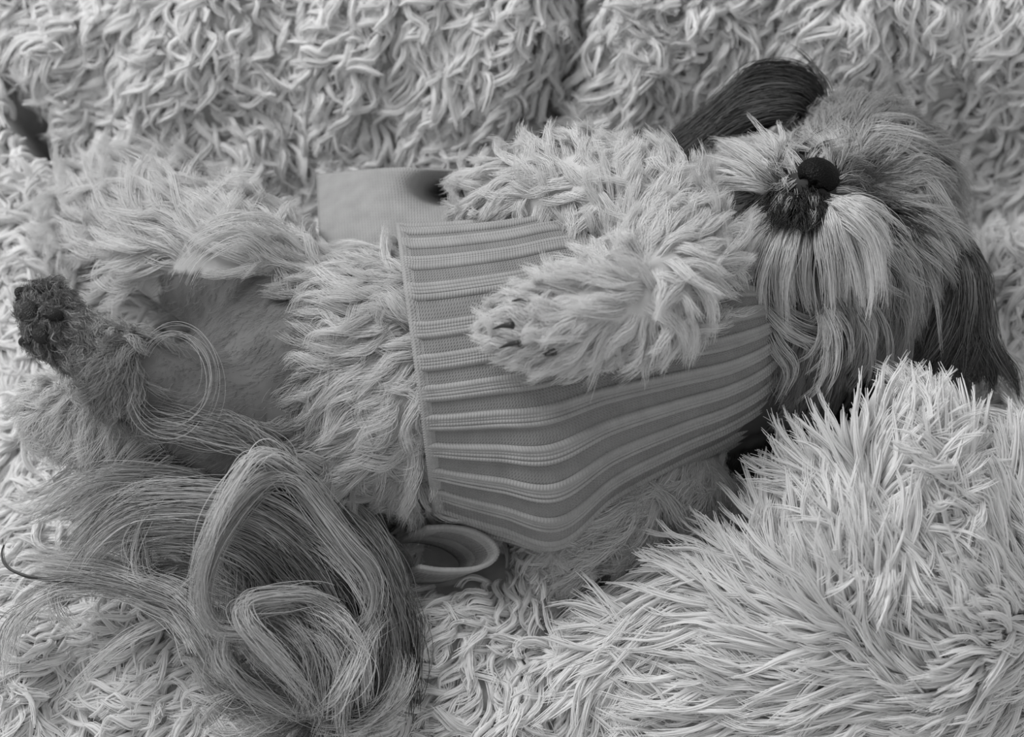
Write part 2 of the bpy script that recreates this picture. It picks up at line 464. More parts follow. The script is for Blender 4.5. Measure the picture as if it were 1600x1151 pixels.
G_HEAD = [(1290, 235, 1300, 170), (1340, 225, 1362, 160), (1245, 215, 1230, 165), (1205, 215, 1170, 180), (1385, 250, 1440, 215), (1400, 290, 1460, 280), (1375, 195, 1410, 150),
          (1235, 262, 1200, 222), (1190, 260, 1120, 240), (1150, 290, 1090, 295), (1190, 320, 1115, 345), (1130, 330, 1100, 370), (1140, 260, 1090, 240),
          (1220, 340, 1180, 430), (1180, 370, 1135, 450), (1240, 360, 1220, 470), (1200, 430, 1195, 510), (1150, 420, 1140, 490),
          (1280, 345, 1290, 430), (1310, 330, 1345, 410), (1270, 430, 1270, 510), (1330, 450, 1340, 530), (1290, 500, 1300, 575),
          (1350, 330, 1410, 370), (1400, 340, 1450, 420), (1440, 330, 1480, 410), (1410, 420, 1420, 510), (1380, 470, 1390, 560), (1450, 420, 1455, 510), (1430, 250, 1490, 310), (1335, 290, 1365, 280), (1350, 265, 1385, 245),
          (1280, 258, 1290, 215), (1245, 300, 1205, 315)]
G_FORE = [(800, 300, 735, 330), (850, 260, 825, 200), (930, 270, 915, 205), (820, 350, 780, 405), (900, 330, 860, 390), (1000, 300, 985, 235), (1040, 320, 1055, 250), (1080, 340, 1110, 275),
          (1060, 400, 1130, 375), (1060, 450, 1110, 505), (1040, 480, 1060, 560), (1000, 500, 1000, 575), (950, 500, 870, 515), (950, 440, 870, 425), (900, 430, 840, 415), (900, 500, 830, 500),
          (930, 540, 850, 555), (960, 540, 930, 585), (980, 400, 960, 340), (840, 505, 800, 505), (830, 480, 795, 470), (850, 530, 810, 550)]
G_FRINGE = [(600, 380, 530, 350), (560, 400, 490, 395), (600, 460, 520, 500), (580, 540, 510, 590), (600, 620, 560, 700), (610, 700, 560, 770), (630, 760, 620, 850), (600, 780, 560, 840),
            (520, 380, 450, 370), (560, 340, 540, 290), (640, 350, 600, 310), (510, 480, 450, 500), (510, 620, 470, 660)]
G_FAR = [(420, 400, 350, 350), (300, 350, 225, 270), (200, 340, 110, 300), (150, 380, 60, 385), (350, 400, 300, 330), (250, 420, 150, 440), (450, 360, 440, 290), (520, 370, 520, 310), (230, 300, 240, 230), (380, 340, 370, 270), (330, 450, 300, 380)]
G_NEAR = [(300, 620, 230, 690), (200, 620, 150, 710), (120, 640, 80, 730), (250, 680, 200, 770), (350, 700, 330, 770), (420, 740, 400, 800), (160, 660, 130, 740), (480, 760, 460, 820)]
G_FOOT = [(130, 640, 100, 690), (120, 580, 160, 600), (80, 520, 110, 545), (60, 560, 50, 600), (110, 480, 140, 500), (70, 460, 90, 435)]
G_NFORE = [(1010, 725, 990, 780), (1000, 780, 910, 850), (1080, 760, 1050, 830), (1000, 820, 930, 890), (940, 800, 880, 860), (1110, 760, 1130, 800), (1040, 740, 990, 790)]
G_NECK = [(1240, 580, 1220, 650), (1180, 560, 1150, 620), (1300, 540, 1290, 620)]
G_BELLY = [(430, 450, 400, 470), (430, 600, 400, 620), (350, 500, 330, 520), (480, 600, 450, 620)]
G_TAIL = [(500, 780, 540, 880), (540, 880, 560, 990), (520, 1000, 500, 1080), (480, 1100, 430, 1140), (450, 850, 380, 900), (440, 980, 380, 1040), (580, 900, 600, 990)]

def stain_shade(px, p):      # dark muzzle, tear stains; shade painted into the right eye hollow and head's right side
    k = np.ones(len(px))
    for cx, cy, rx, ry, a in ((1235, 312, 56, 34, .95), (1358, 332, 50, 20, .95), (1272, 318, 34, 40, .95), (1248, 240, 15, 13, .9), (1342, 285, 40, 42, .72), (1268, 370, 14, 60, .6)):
        d = np.hypot((px[:, 0] - cx) / rx, (px[:, 1] - cy) / ry) + rng.normal(size=len(px)) * .12
        k *= 1 - a * (1 - sstep(0.65, 1.2, d))
    return k * (1 - 0.35 * sstep(1310, 1450, px[:, 0])) * (1 - .36 * sstep(1220, 1290, px[:, 0]) * sstep(250, 200, px[:, 1]))  # light falloff to the right painted into the coat; forehead toned down
G_FOOT = [(190, 575, 215, 620), (120, 560, 130, 600), (80, 540, 105, 580), (45, 520, 60, 560), (120, 480, 160, 500), (70, 455, 90, 425), (150, 520, 190, 540), (40, 470, 30, 450), (90, 490, 120, 520)]
G_HOCK = [(90, 640, 60, 700), (170, 670, 150, 750), (250, 680, 230, 770), (60, 620, 30, 650), (130, 640, 120, 700)]
def foot_tone(px, p):
    return 0.25 + .7 * (rng.random(len(px)) > .78) + .9 * sstep(75, 165, px[:, 0] + 0.4 * (px[:, 1] - 480)) * rng.uniform(.5, 1.1, len(px))
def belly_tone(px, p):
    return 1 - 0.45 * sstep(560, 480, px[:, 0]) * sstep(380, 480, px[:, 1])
not_nose = np.hypot((tpx[:, 0] - 1277) / 30, (tpx[:, 1] - 278) / 28) > 1
fur_parts = {}
head_m = region('head', 'muzzle') & not_nose
fur_parts['head_fur'] = [fur(head_m, 46000, 1700, G_HEAD, 0.42, 0.05, 0.05, 1.0, 8, 0.00017, 0.70, 0.06, 0.55, 1.2, 0.0013, 0.5, 0.25, .85, stain_shade),
                         fur(region('neck'), 6000, 220, G_NECK, 0.35, 0.1, 0.05, 1, 6, 0.00018, 0.36, 0.05),
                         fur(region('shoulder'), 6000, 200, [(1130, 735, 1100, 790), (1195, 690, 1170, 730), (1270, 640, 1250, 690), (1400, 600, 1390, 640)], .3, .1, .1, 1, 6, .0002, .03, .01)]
fringe_m = region('torso', 'farhind', 'nearhind') & (((tpx[:, 0] > 480 + 40 * np.sin(tpx[:, 1] / 37)) & (tpx[:, 0] < 690)) | ((tpx[:, 1] < 420) & (tpx[:, 0] > 440) & (tpx[:, 0] < 690)))
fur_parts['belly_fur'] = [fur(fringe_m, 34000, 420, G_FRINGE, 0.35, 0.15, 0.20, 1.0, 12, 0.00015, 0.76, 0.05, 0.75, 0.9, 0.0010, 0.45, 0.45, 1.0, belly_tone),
                          fur(region('torso', 'farhind', 'nearhind') & (tpx[:, 0] < 520) & (tpx[:, 0] > 250) & (tpx[:, 1] > 420), 4000, 900, G_BELLY, 0.3, 0, 0.1, 1, 5, 0.00008, 0.25, 0.05, 0.2)]
fur_parts['hind_leg_fur'] = [fur(region('farhind') & (tpx[:, 1] < 410 + 20 * np.sin(tpx[:, 0] / 30)), 32000, 360, G_FAR, 0.45, 0.1, 0.15, 0.9, 11, 0.00015, 0.80, 0.03, 0.75, 0.9, 0.0011, 0.45, 0.35, 1.1),
                             fur(region('nearhind') & (tpx[:, 0] < 225), 8000, 260, G_NEAR, 0.3, 0.2, 0.12, 1.0, 9, 0.00014, 0.34, 0.06, 0.5, 1.0, 0.0016, 0.4, 0.4, .5),
                             fur(region('hock'), 9000, 240, G_HOCK, 0.4, 0.3, 0.14, 1.0, 9, 0.00017, 0.74, 0.06, 0.65, 1.0, 0.0018, 0.4, 0.4, .85),
                             fur(region('foot'), 14000, 420, G_FOOT, 0.45, 0.1, 0.2, 1.2, 6, 0.00015, 0.46, 0.08, 0.6, 0.9, 0.0011, 0.5, 0.6, 0.6, foot_tone)]
fur_parts['foreleg_fur'] = [fur(region('foreup', 'forelow'), 54000, 560, G_FORE, 0.45, 0.15, 0.13, 0.9, 11, 0.00016, 0.82, 0.03, 0.74, 0.9, 0.0011, 0.45, 0.4, .92),
                            fur(region('nearfore'), 12000, 200, G_NFORE, 0.4, 0.2, 0.14, 1.0, 10, 0.00017, 0.72, 0.05, 0.65, 1.0, 0.0018, 0.4, 0.4, 1.0)]
for nm, ch in fur_parts.items():
    strands_hair(nm, ch, M_FUR, dog, kind='stuff')

# ------------------------------------------------------------------ moustache and beard tresses
mous = []
for g, n, tone in [
    ([(1300, 322, .172), (1325, 332, .184), (1350, 368, .178), (1360, 430, .166), (1352, 478, .156)], 150, .80),
    ([(1305, 318, .172), (1345, 324, .182), (1378, 348, .176), (1398, 384, .166)], 110, .80),
    ([(1298, 325, .172), (1312, 356, .18), (1326, 405, .17), (1332, 470, .156)], 130, .78),
    ([(1300, 320, .172), (1335, 335, .182), (1370, 380, .172), (1374, 440, .16)], 130, .80),
    ([(1285, 335, .168), (1292, 375, .172), (1304, 420, .164), (1312, 480, .152)], 110, .66),
    ([(1245, 345, .156), (1234, 385, .16), (1226, 430, .152), (1232, 475, .142)], 150, .70),
    ([(1225, 345, .152), (1205, 382, .156), (1190, 430, .148), (1190, 495, .136)], 150, .74),
    ([(1212, 335, .15), (1178, 368, .152), (1150, 420, .142), (1140, 470, .13)], 140, .72),
    ([(1255, 350, .16), (1252, 390, .164), (1248, 440, .156), (1256, 500, .146)], 90, .55),
    ([(1200, 322, .148), (1160, 350, .146), (1122, 395, .134), (1112, 440, .122)], 110, .70),
    ([(1212, 285, .152), (1190, 262, .16), (1165, 245, .156), (1135, 232, .146)], 130, .80),
    ([(1222, 252, .152), (1212, 234, .158), (1190, 212, .154)], 90, .78),
    ([(1205, 296, .15), (1175, 280, .156), (1140, 272, .15), (1100, 275, .133)], 140, .80),
    ([(1190, 470, .138), (1230, 515, .138), (1268, 540, .13), (1258, 575, .12)], 120, .6),
    ([(1290, 480, .142), (1300, 520, .138), (1290, 560, .13), (1265, 585, .12)], 120, .58),
    ([(1340, 480, .138), (1355, 520, .132), (1350, 560, .12), (1330, 590, .11)], 120, .52),
    ([(1400, 440, .128), (1420, 490, .123), (1405, 540, .11), (1375, 575, .1)], 120, .5),
    ([(1398, 306, .124), (1428, 320, .132), (1452, 380, .13), (1450, 450, .115)], 110, .58),
    ([(1395, 262, .128), (1435, 272, .136), (1475, 330, .13), (1485, 400, .115)], 110, .6),
    ([(1330, 215, .14), (1375, 205, .146), (1420, 215, .142), (1445, 240, .13)], 110, .72),
    ([(1400, 350, .128), (1430, 390, .133), (1440, 450, .12), (1430, 520, .105)], 110, .5)]:
    wide = g[0][1] > 430 or g[0][0] > 1365
    mous += wisps(g, 13 if wide else 14, int(n / 7), 17 if wide else 11, (.0015, .0034, .0028, .0008), .00016, 10, tone, .06, t0=.2, t1=.75, wave=.0007)
for _ in range(95):      # short dark whisker hairs below the nose
    x = rng.uniform(1205, 1288); y = rng.uniform(288, 338)
    zz = .152 + .016 * math.exp(-((x - 1268) / 40) ** 2)
    mous.append(lock([(x, y, zz), (x + rng.normal() * 8, y + 14, zz + .009), (x + rng.normal() * 12 + (x - 1255) * .4, y + 36, zz + .004)], 14, (.002, .003, .002), .00016, 6, .035 if rng.random() < .88 else .6, .015, .1, .7, .001))
strands_hair('muzzle_hair', mous, M_FUR, dog, kind='stuff', label='pale moustache and beard tresses hanging from the muzzle')

# ------------------------------------------------------------------ ears
def ear_flap(path, widths, name):
    g = catmull([P(*q) for q in path], 20)
    tan = unit(np.gradient(g, axis=0)); side = unit(np.cross(tan, TOCAM)); nrm = unit(np.cross(side, tan))
    w = np.interp(np.linspace(0, 1, 20), np.linspace(0, 1, len(widths)), widths)
    V, F = [], []
    m = 12
    for i in range(20):
        for j in range(m):
            a = 2 * math.pi * j / m
            V.append(g[i] + side[i] * math.cos(a) * w[i] + nrm[i] * math.sin(a) * w[i] * 0.22)
    for i in range(19):
        for j in range(m):
            F.append((i * m + j, i * m + (j + 1) % m, (i + 1) * m + (j + 1) % m, (i + 1) * m + j))
    F.append(tuple(range(m))[::-1]); F.append(tuple(19 * m + j for j in range(m)))
    return mesh_obj(name, V, F, M_EAR, dog)
ear_a = ear_flap([(1275, 175, .10), (1215, 150, .105), (1150, 185, .09), (1090, 232, .075)], (.010, .018, .016, .006), 'ear')
ear_b = ear_flap([(1470, 340, .09), (1510, 430, .085), (1500, 510, .06), (1490, 560, .045)], (.010, .014, .015, .006), 'ear')
ea = []
for k in range(11):
    f = k / 10
    ea.append(lock([(1290 - 25 * f, 172 + 25 * f, .105), (1255 - 30 * f, 118 + 55 * f, .122 + .01 * f), (1185 - 25 * f, 112 + 75 * f, .125), (1130 - 25 * f, 160 + 60 * f, .118), (1055 + 10 * f, 215 + 40 * f, .108), (975 + 50 * f, 235 + 30 * f, .10)],
                   150, (.003, .006, .007, .006, .004), .0002, 14, .035 + .06 * rng.random(), .02, .1, .7, .0025))
strands_hair('ear_hair', ea, M_DARKHAIR, ear_a, kind='stuff')
eb = []
for k in range(22):
    f = k / 21
    xe = 1380 + 222 * f
    eb.append(lock([(1462 + 40 * f, 345 + 30 * f, .115), (1490 + 45 * f, 430 + 10 * rng.random(), .122 - .02 * abs(f - .5)), (1462 + 85 * f + rng.normal() * 8, 520, .105), (1415 + 165 * f + rng.normal() * 12, 578, .09), (xe + rng.normal() * 8, 614 + rng.normal() * 8 + 6 * f, .075)],
                   110, (.003, .006, .007, .005, .003), .0002, 12, .05 + .17 * rng.random() ** 2, .03, .1, .75, .001))
strands_hair('ear_hair', eb, M_DARKHAIR, ear_b, kind='stuff')

# ------------------------------------------------------------------ nose, eyes, pads, claws
def frame_from(px, py, z, tilt_deg, face=None):
    """axes of a facial feature: x across, y up the face, z out of it"""
    zf = unit(np.array(face if face is not None else TOCAM, float))
    a = math.radians(tilt_deg)
    xx = math.cos(a) * RIGHT - math.sin(a) * UP
    xx = unit(xx - zf * (xx @ zf)); yy = np.cross(zf, xx)
    return P(px, py, z), np.stack([xx, yy, zf], 1)
def blob(name, centre, R, size, mat, shape=None, parent=None, seg=24, rings=16, **kw):
    V, F = [], []
    for i in range(rings + 1):
        th = math.pi * i / rings
        for j in range(seg):
            ph = 2 * math.pi * j / seg
            v = np.array([math.sin(th) * math.cos(ph), math.sin(th) * math.sin(ph), math.cos(th)])
            if shape: v = shape(v)
            V.append(centre + R @ (v * np.array(size)))
    for i in range(rings):
        for j in range(seg):
            F.append((i * seg + j, (i + 1) * seg + j, (i + 1) * seg + (j + 1) % seg, i * seg + (j + 1) % seg))
    return mesh_obj(name, V, F, mat, parent or dog, **kw)
def nose_shape(v):
    x, y, z = v
    w = 1.0 - 0.28 * max(0, -y) + 0.06 * y
    x *= w
    d = 0.0
    for s in (-1, 1):
        q = ((x - s * 0.42) / 0.2) ** 2 + ((y + 0.12) / 0.22) ** 2
        if z > 0: d += 0.40 * math.exp(-q * 1.3)
    if z > 0: d += 0.22 * math.exp(-(x / 0.1) ** 2) * (1 if y < 0.1 else max(0, 1 - (y - .1) * 4))
    return np.array([x, y, z - d])
c, R = frame_from(1277, 279, .170, 30, face=(-0.42, -0.95, 0.6))
blob('nose', c, R, (.0122, .0112, .0120), M_NOSE, nose_shape, seg=48, rings=32, label='wet black leathery nose')
for (ex, ey, ez) in ((1248, 243, .140), (1386, 338, .138)):
    c, R = frame_from(ex, ey, ez, 30)
    blob('eye', c, R, (.0085, .0065, .008), M_EYE, seg=20, rings=12)
for (px, py, z, sx, sy, rot) in ((50, 490, .172, .0048, .0075, -12), (66, 522, .170, .0060, .0050, 30), (44, 533, .164, .0045, .0032, -25), (36, 460, .168, .0022, .0045, -20), (72, 452, .172, .0045, .0035, 10), (86, 492, .176, .0035, .0035, 0)):
    c, R = frame_from(px, py, z, rot, face=(-0.6, -0.4, 1))
    blob('paw_pad', c, R, (sx, sy, .0055), M_PAD, seg=16, rings=10)
def claw(a, b, r):
    g = catmull([P(*a), (P(*a) + P(*b)) / 2 + np.array([0, 0, .0015]), P(*b)], 8)
    rr = np.linspace(r, r * .15, 8)
    tan = unit(np.gradient(g, axis=0)); s = unit(np.cross(tan, TOCAM)); u = np.cross(s, tan)
    V = [g[i] + rr[i] * (math.cos(t) * s[i] + math.sin(t) * u[i]) for i in range(8) for t in np.arange(8) * math.pi / 4]
    F = [(i * 8 + j, i * 8 + (j + 1) % 8, i * 8 + 8 + (j + 1) % 8, i * 8 + 8 + j) for i in range(7) for j in range(8)] + [tuple(range(8))[::-1], tuple(range(56, 64))]
    mesh_obj('claw', V, F, M_CLAW, dog)
for a, b in (((828, 472, .206), (800, 470, .202)), ((802, 508, .204), (770, 514, .196)), ((812, 536, .2), (780, 544, .19)), ((866, 550, .196), (834, 560, .182)), ((40, 462, .168), (24, 470, .170)), ((52, 540, .164), (34, 536, .168))):
    claw(a, b, .0020)

# ------------------------------------------------------------------ tail plume
tail = []
def arcs(base, n, jit, nh, sp, tone, K=18, r=.00034, zj=.01):
    if jit > 6: n, nh, jit = int(n * 2.2), nh * .55, jit * 1.45
    for _ in range(n):
        s = rng.normal() * jit; s2 = rng.normal() * jit; dz = rng.uniform(-zj, zj)
        g = [(x + s + rng.normal() * jit * .1 + (i / len(base)) * s2 * .8, y + s2 + rng.normal() * jit * .1, max(.02, z + dz)) for i, (x, y, z) in enumerate(base)]
        g = [tuple(v) for v in catmull(g, 3 * len(g))[::2]]
        tail.append(lock(g, int(nh * 2.2), sp, r * .58, K, np.clip(tone + rng.normal() * .16, .12, .85), .08, .2, .65, .003, .6))
S1, S2 = (.002, .005, .006, .004), (.002, .0036, .0042, .003)
Z = lambda pts, *zs: [(x, y, float(np.interp(i / (len(pts) - 1), np.linspace(0, 1, len(zs)), zs))) for i, (x, y) in enumerate(pts)]
arcs(Z([(538, 996), (577, 974), (590, 934), (582, 895), (547, 851), (503, 794), (459, 746), (407, 755), (363, 803), (332, 856), (318, 915), (324, 962), (350, 988), (394, 994), (420, 1020), (422, 1045)], .06, .09, .12, .12, .1, .1), 9, 5.9, 17, (.0015, .002, .0025, .0015), .56, 30)
arcs(Z([(503, 794), (459, 746), (407, 713), (376, 737), (345, 786), (324, 838), (306, 895), (262, 952)], .1, .14, .13, .1), 1, 3, 26, S2, .55, 20)
arcs(Z([(530, 955), (490, 935), (440, 934), (394, 940), (381, 956), (394, 987), (433, 1026), (472, 1070), (485, 1105)], .08, .1, .1, .07), 6, 5.9, 16, S2, .55, 22)
arcs(Z([(542, 1122), (538, 1044), (516, 987), (477, 960), (430, 950)], .05, .08, .08), 5, 14, 36, S1, .50, 16)
arcs(Z([(485, 1105), (500, 1040), (490, 990), (450, 960), (410, 965)], .05, .075, .075), 5, 14, 36, S1, .44, 16)
arcs(Z([(350, 987), (345, 1022), (363, 1057), (411, 1087), (472, 1114)], .09, .08, .05), 4, 7, 36, S2, .45, 16)
arcs(Z([(481, 1114), (525, 1092), (551, 1057), (577, 991), (612, 956)], .04, .07, .06), 3, 6, 30, S2, .5, 16)
arcs(Z([(481, 1122), (560, 1127), (608, 1096), (630, 1044), (625, 1017)], .04, .06, .06), 3, 7, 30, S2, .5, 16)
arcs(Z([(485, 921), (472, 869), (429, 821), (367, 794), (284, 785), (197, 794), (144, 838), (105, 886)], .06, .1, .1, .08), 11, 15, 36, S1, .52, 18)
arcs(Z([(400, 960), (395, 890), (360, 850), (300, 820), (220, 830), (150, 870)], .05, .085, .08), 8, 18, 32, S1, .50, 16)
arcs(Z([(359, 930), (350, 877), (324, 834), (262, 821), (197, 825), (120, 860)], .06, .09, .08), 5, 14, 30, S1, .50, 16)
arcs(Z([(560, 1000), (545, 930), (500, 860), (440, 810), (380, 790)], .05, .08, .09), 8, 18, 36, S1, .46, 16)
arcs(Z([(620, 1010), (610, 930), (575, 850), (520, 790), (470, 750)], .04, .07, .08), 8, 16, 40, S1, .40, 16)
arcs(Z([(600, 1100), (600, 1000), (585, 920), (540, 850)], .03, .05, .06), 6, 20, 36, S1, .38, 14)
arcs(Z([(328, 1000), (280, 934), (219, 904), (166, 886), (87, 877), (9, 869)], .08, .075, .06), 6, 10, 28, S2, .5, 16)
arcs(Z([(360, 930), (290, 905), (220, 900), (130, 905), (40, 890)], .08, .07, .06), 3, 12, 18, S2, .42, 16)
arcs(Z([(166, 746), (122, 764), (66, 794), (0, 812)], .09, .07, .055), 3, 10, 16, S2, .6, 12)
arcs(Z([(290, 730), (230, 770), (180, 830), (140, 880)], .1, .09, .07), 4, 20, 20, S2, .5, 12)
arcs(Z([(260, 760), (220, 800), (205, 850), (215, 885), (250, 870)], .1, .09, .09), 3, 10, 18, S2, .5, 14)
arcs(Z([(455, 740), (394, 692), (332, 675), (270, 662), (200, 655)], .12, .13, .13), 7, 9, 26, S2, .36, 14)
arcs(Z([(470, 760), (420, 700), (360, 650), (300, 640)], .11, .13, .14), 4, 10, 20, S2, .36, 12)
arcs(Z([(150, 905), (87, 917), (26, 956), (4, 1022), (0, 1080)], .06, .055, .05), 3, 8, 16, S2, .55, 14)
arcs(Z([(105, 900), (90, 940), (110, 975), (150, 980)], .06, .06, .055), 2, 6, 10, S2, .6, 12)
arcs(Z([(300, 960), (220, 990), (140, 1050), (90, 1130)], .06, .06, .05), 2, 5, 8, S2, .7, 12)
arcs(Z([(389, 1077), (345, 1105), (332, 1136), (360, 1160)], .06, .05, .04), 1, 3, 14, S2, .6, 12)
arcs(Z([(328, 1136), (372, 1149), (416, 1136), (455, 1118)], .05, .05, .04), 1, 3, 14, S2, .6, 12)
arcs(Z([(440, 1080), (380, 1100), (330, 1060), (300, 1000)], .05, .06, .06), 4, 14, 24, S2, .45, 14)
tail.append(lock(Z([(131, 908), (85, 905), (40, 899), (10, 884), (3, 862), (8, 845)], .07, .065, .06), 7, S2[:3] and (.0008, .001, .0012), .0004, 18, .08, .02, .05, .95, .0004))
tail_fur = fur(region('tail'), 3500, 160, G_TAIL, .4, .15, .1, 1, 10, .00034, .3, .06, .8, .9, .0015, .35, .35)
tail.append(tail_fur)
strands_hair('tail_hair', tail, M_FUR, dog, kind='stuff', label='long wavy grey tail plume fanned over the blanket')

stray = []
def ring(cx, cy, rx, ry, a0, a1, z, n, tone=.5, sp=.0035):
    pts = [(cx + rx * math.cos(math.radians(a)), cy + ry * math.sin(math.radians(a)), z) for a in np.linspace(a0, a1, 12)]
    stray.append(lock(pts, max(3, n // 3), (sp * .5, sp * 1.2, sp * 1.6), .00013, 26, tone * .85, .05, .06, .9, .0006))
ring(272, 590, 66, 88, 170, 440, .15, 10)
ring(268, 592, 60, 70, -160, 200, .15, 14)
ring(275, 585, 52, 64, 200, 420, .155, 12)
ring(262, 605, 62, 76, 40, 210, .15, 10)
for s in (((430, 380, .13), (380, 350, .15), (320, 365, .15), (285, 410, .14)), ((420, 400, .13), (370, 370, .15), (310, 395, .145), (280, 440, .14)), ((460, 360, .13), (400, 335, .15), (340, 345, .15), (300, 380, .145))):
    stray += wisps(s, 4, 8, 10, (.001, .002, .001), .00015, 12, .74)
ring(985, 775, 18, 36, 120, 420, .085, 10, .5)
ring(1108, 748, 24, 16, 0, 340, .08, 14, .5)
ring(955, 800, 50, 50, -60, 120, .08, 8, .5)
stray.append(lock([(1298, 170, .12), (1292, 140, .125), (1280, 115, .13), (1262, 92, .13), (1235, 70, .13)], 8, (.003, .001, .0006), .0003, 14, .10, .02))
ring(575, 610, 30, 24, -40, 260, .165, 12, .7)
strands_hair('stray_hair', stray, M_FUR, dog, kind='stuff', label='loose looping hairs curling off the legs')

# ------------------------------------------------------------------ sweater
def knit_material():
    def b(nt, out):
        N, Lk = nt.nodes, nt.links
        p = N.new('ShaderNodeBsdfPrincipled'); p.inputs['Roughness'].default_value = 0.9; p.inputs['Specular IOR Level'].default_value = 0.1
        p.inputs['Sheen Weight'].default_value = 0.15; p.inputs['Sheen Roughness'].default_value = 0.5
        uv = N.new('ShaderNodeUVMap'); uv.uv_map = 'knit'
        sep = N.new('ShaderNodeSeparateXYZ'); Lk.new(uv.outputs[0], sep.inputs[0])
        def math_(op, a, b_=None):
            m = N.new('ShaderNodeMath'); m.operation = op
            for i, v in enumerate((a, b_)):
                if v is None: continue
                if isinstance(v, (int, float)): m.inputs[i].default_value = v
                else: Lk.new(v, m.inputs[i])
            return m.outputs[0]
        # V stitches: sin(u*k +- |v|*k)
        vv = math_('ABSOLUTE', math_('SUBTRACT', math_('FRACT', math_('MULTIPLY', sep.outputs[1], 640.0)), 0.5))
        a = math_('SINE', math_('ADD', math_('MULTIPLY', sep.outputs[0], 2 * math.pi * 640), math_('MULTIPLY', vv, 6.0)))
        b2 = math_('MULTIPLY', math_('ADD', a, 1.0), 0.5)
        h = math_('ADD', b2, math_('MULTIPLY', math_('SUBTRACT', 0.5, vv), 1.0))
        # purl panels: micro-shadow between stitches painted in as a darker tone than the cords
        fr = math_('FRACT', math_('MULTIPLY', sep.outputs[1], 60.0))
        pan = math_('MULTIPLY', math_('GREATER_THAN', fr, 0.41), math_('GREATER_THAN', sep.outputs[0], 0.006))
        h = math_('MULTIPLY', h, math_('ADD', math_('MULTIPLY', pan, 0.55), 0.45))
        bp = N.new('ShaderNodeBump'); bp.inputs['Strength'].default_value = 0.65; bp.inputs['Distance'].default_value = 0.0009
        Lk.new(h, bp.inputs['Height']); Lk.new(bp.outputs[0], p.inputs['Normal'])
        nz = N.new('ShaderNodeTexNoise'); nz.inputs['Scale'].default_value = 90; nz.inputs['Detail'].default_value = 5
        tcn = N.new('ShaderNodeTexCoord'); Lk.new(tcn.outputs['Object'], nz.inputs['Vector'])
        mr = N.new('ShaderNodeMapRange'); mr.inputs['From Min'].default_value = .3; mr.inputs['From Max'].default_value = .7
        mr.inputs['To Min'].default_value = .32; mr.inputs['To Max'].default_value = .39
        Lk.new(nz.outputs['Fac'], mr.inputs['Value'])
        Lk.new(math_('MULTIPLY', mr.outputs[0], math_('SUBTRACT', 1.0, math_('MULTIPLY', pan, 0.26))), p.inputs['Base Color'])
        Lk.new(p.outputs[0], out.inputs['Surface'])
    return mat_basic('grey_knit', b)
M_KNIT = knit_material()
def grid_mesh(name, G, UV, parent, closed=False, thick=0.0, mat=None, **kw):
    nu, nv_ = G.shape[:2]
    V = G.reshape(-1, 3)
    ids = np.arange(nu * nv_).reshape(nu, nv_)
    F, FUV = [], []
    for i in range(nu - 1):
        for j in range(nv_ - (0 if closed else 1)):
            j2 = (j + 1) % nv_
            F.append((ids[i, j], ids[i + 1, j], ids[i + 1, j2], ids[i, j2]))
            vj2 = UV[i, j, 1] + (UV[i, 1, 1] - UV[i, 0, 1]) if j2 == 0 else UV[i, j2, 1]
            FUV += [UV[i, j], UV[i + 1, j], (UV[i + 1, j2, 0], vj2), (UV[i, j2, 0], vj2)]
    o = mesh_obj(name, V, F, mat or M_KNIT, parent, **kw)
    uvl = o.data.uv_layers.new(name='knit')
    uvl.data.foreach_set('uv', np.array(FUV, float).ravel())
    if thick:
        s = o.modifiers.new('thickness', 'SOLIDIFY'); s.thickness = thick; s.offset = -1
    return o
sweater = empty('sweater', (0, 0, 0), 'grey fine-ribbed knit sweater worn by the dog', 'sweater')
#        cx   cy   far  near  zc    b     yaw
STN = [(650, 588, 216, 215, .074, .083, -8.5), (690, 586, 214, 230, .075, .084, -9), (745, 581, 212, 250, .076, .086, -9.5), (815, 571, 210, 277, .077, .087, -10.5), (890, 554, 208, 238, .078, .086, -14), (980, 542, 200, 207, .079, .083, -18),
       (1050, 534, 188, 186, .08, .078, -21), (1105, 528, 163, 163, .08, .072, -23), (1140, 524, 135, 135, .08, .064, -25), (1157, 521, 110, 110, .079, .054, -25), (1156, 519, 94, 94, .077, .045, -25), (1140, 518, 84, 84, .075, .04, -25)]
NU, REP, PER = 120, 30, 36
NT = REP * PER
st = np.array(STN, float)
cs_ = catmull(st, NU)
th = np.arange(NT) / NT * 2 * math.pi
phs = (np.arange(NT) % PER) / PER
def cord(ph, c, w): return np.exp(-((ph - c) / w) ** 2)
prof = np.maximum.reduce([0.0020 * cord(phs, .04, .028), 0.0014 * cord(phs, .15, .024), 0.0014 * cord(phs, .25, .024), 0.0020 * cord(phs, .36, .028)]) + 0.0006 * np.where((phs < .40), 1, 0)
prof += .0002 * cord(phs, .72, .2)
G = np.empty((NU, NT, 3)); UV = np.empty((NU, NT, 2))
ulen = 0
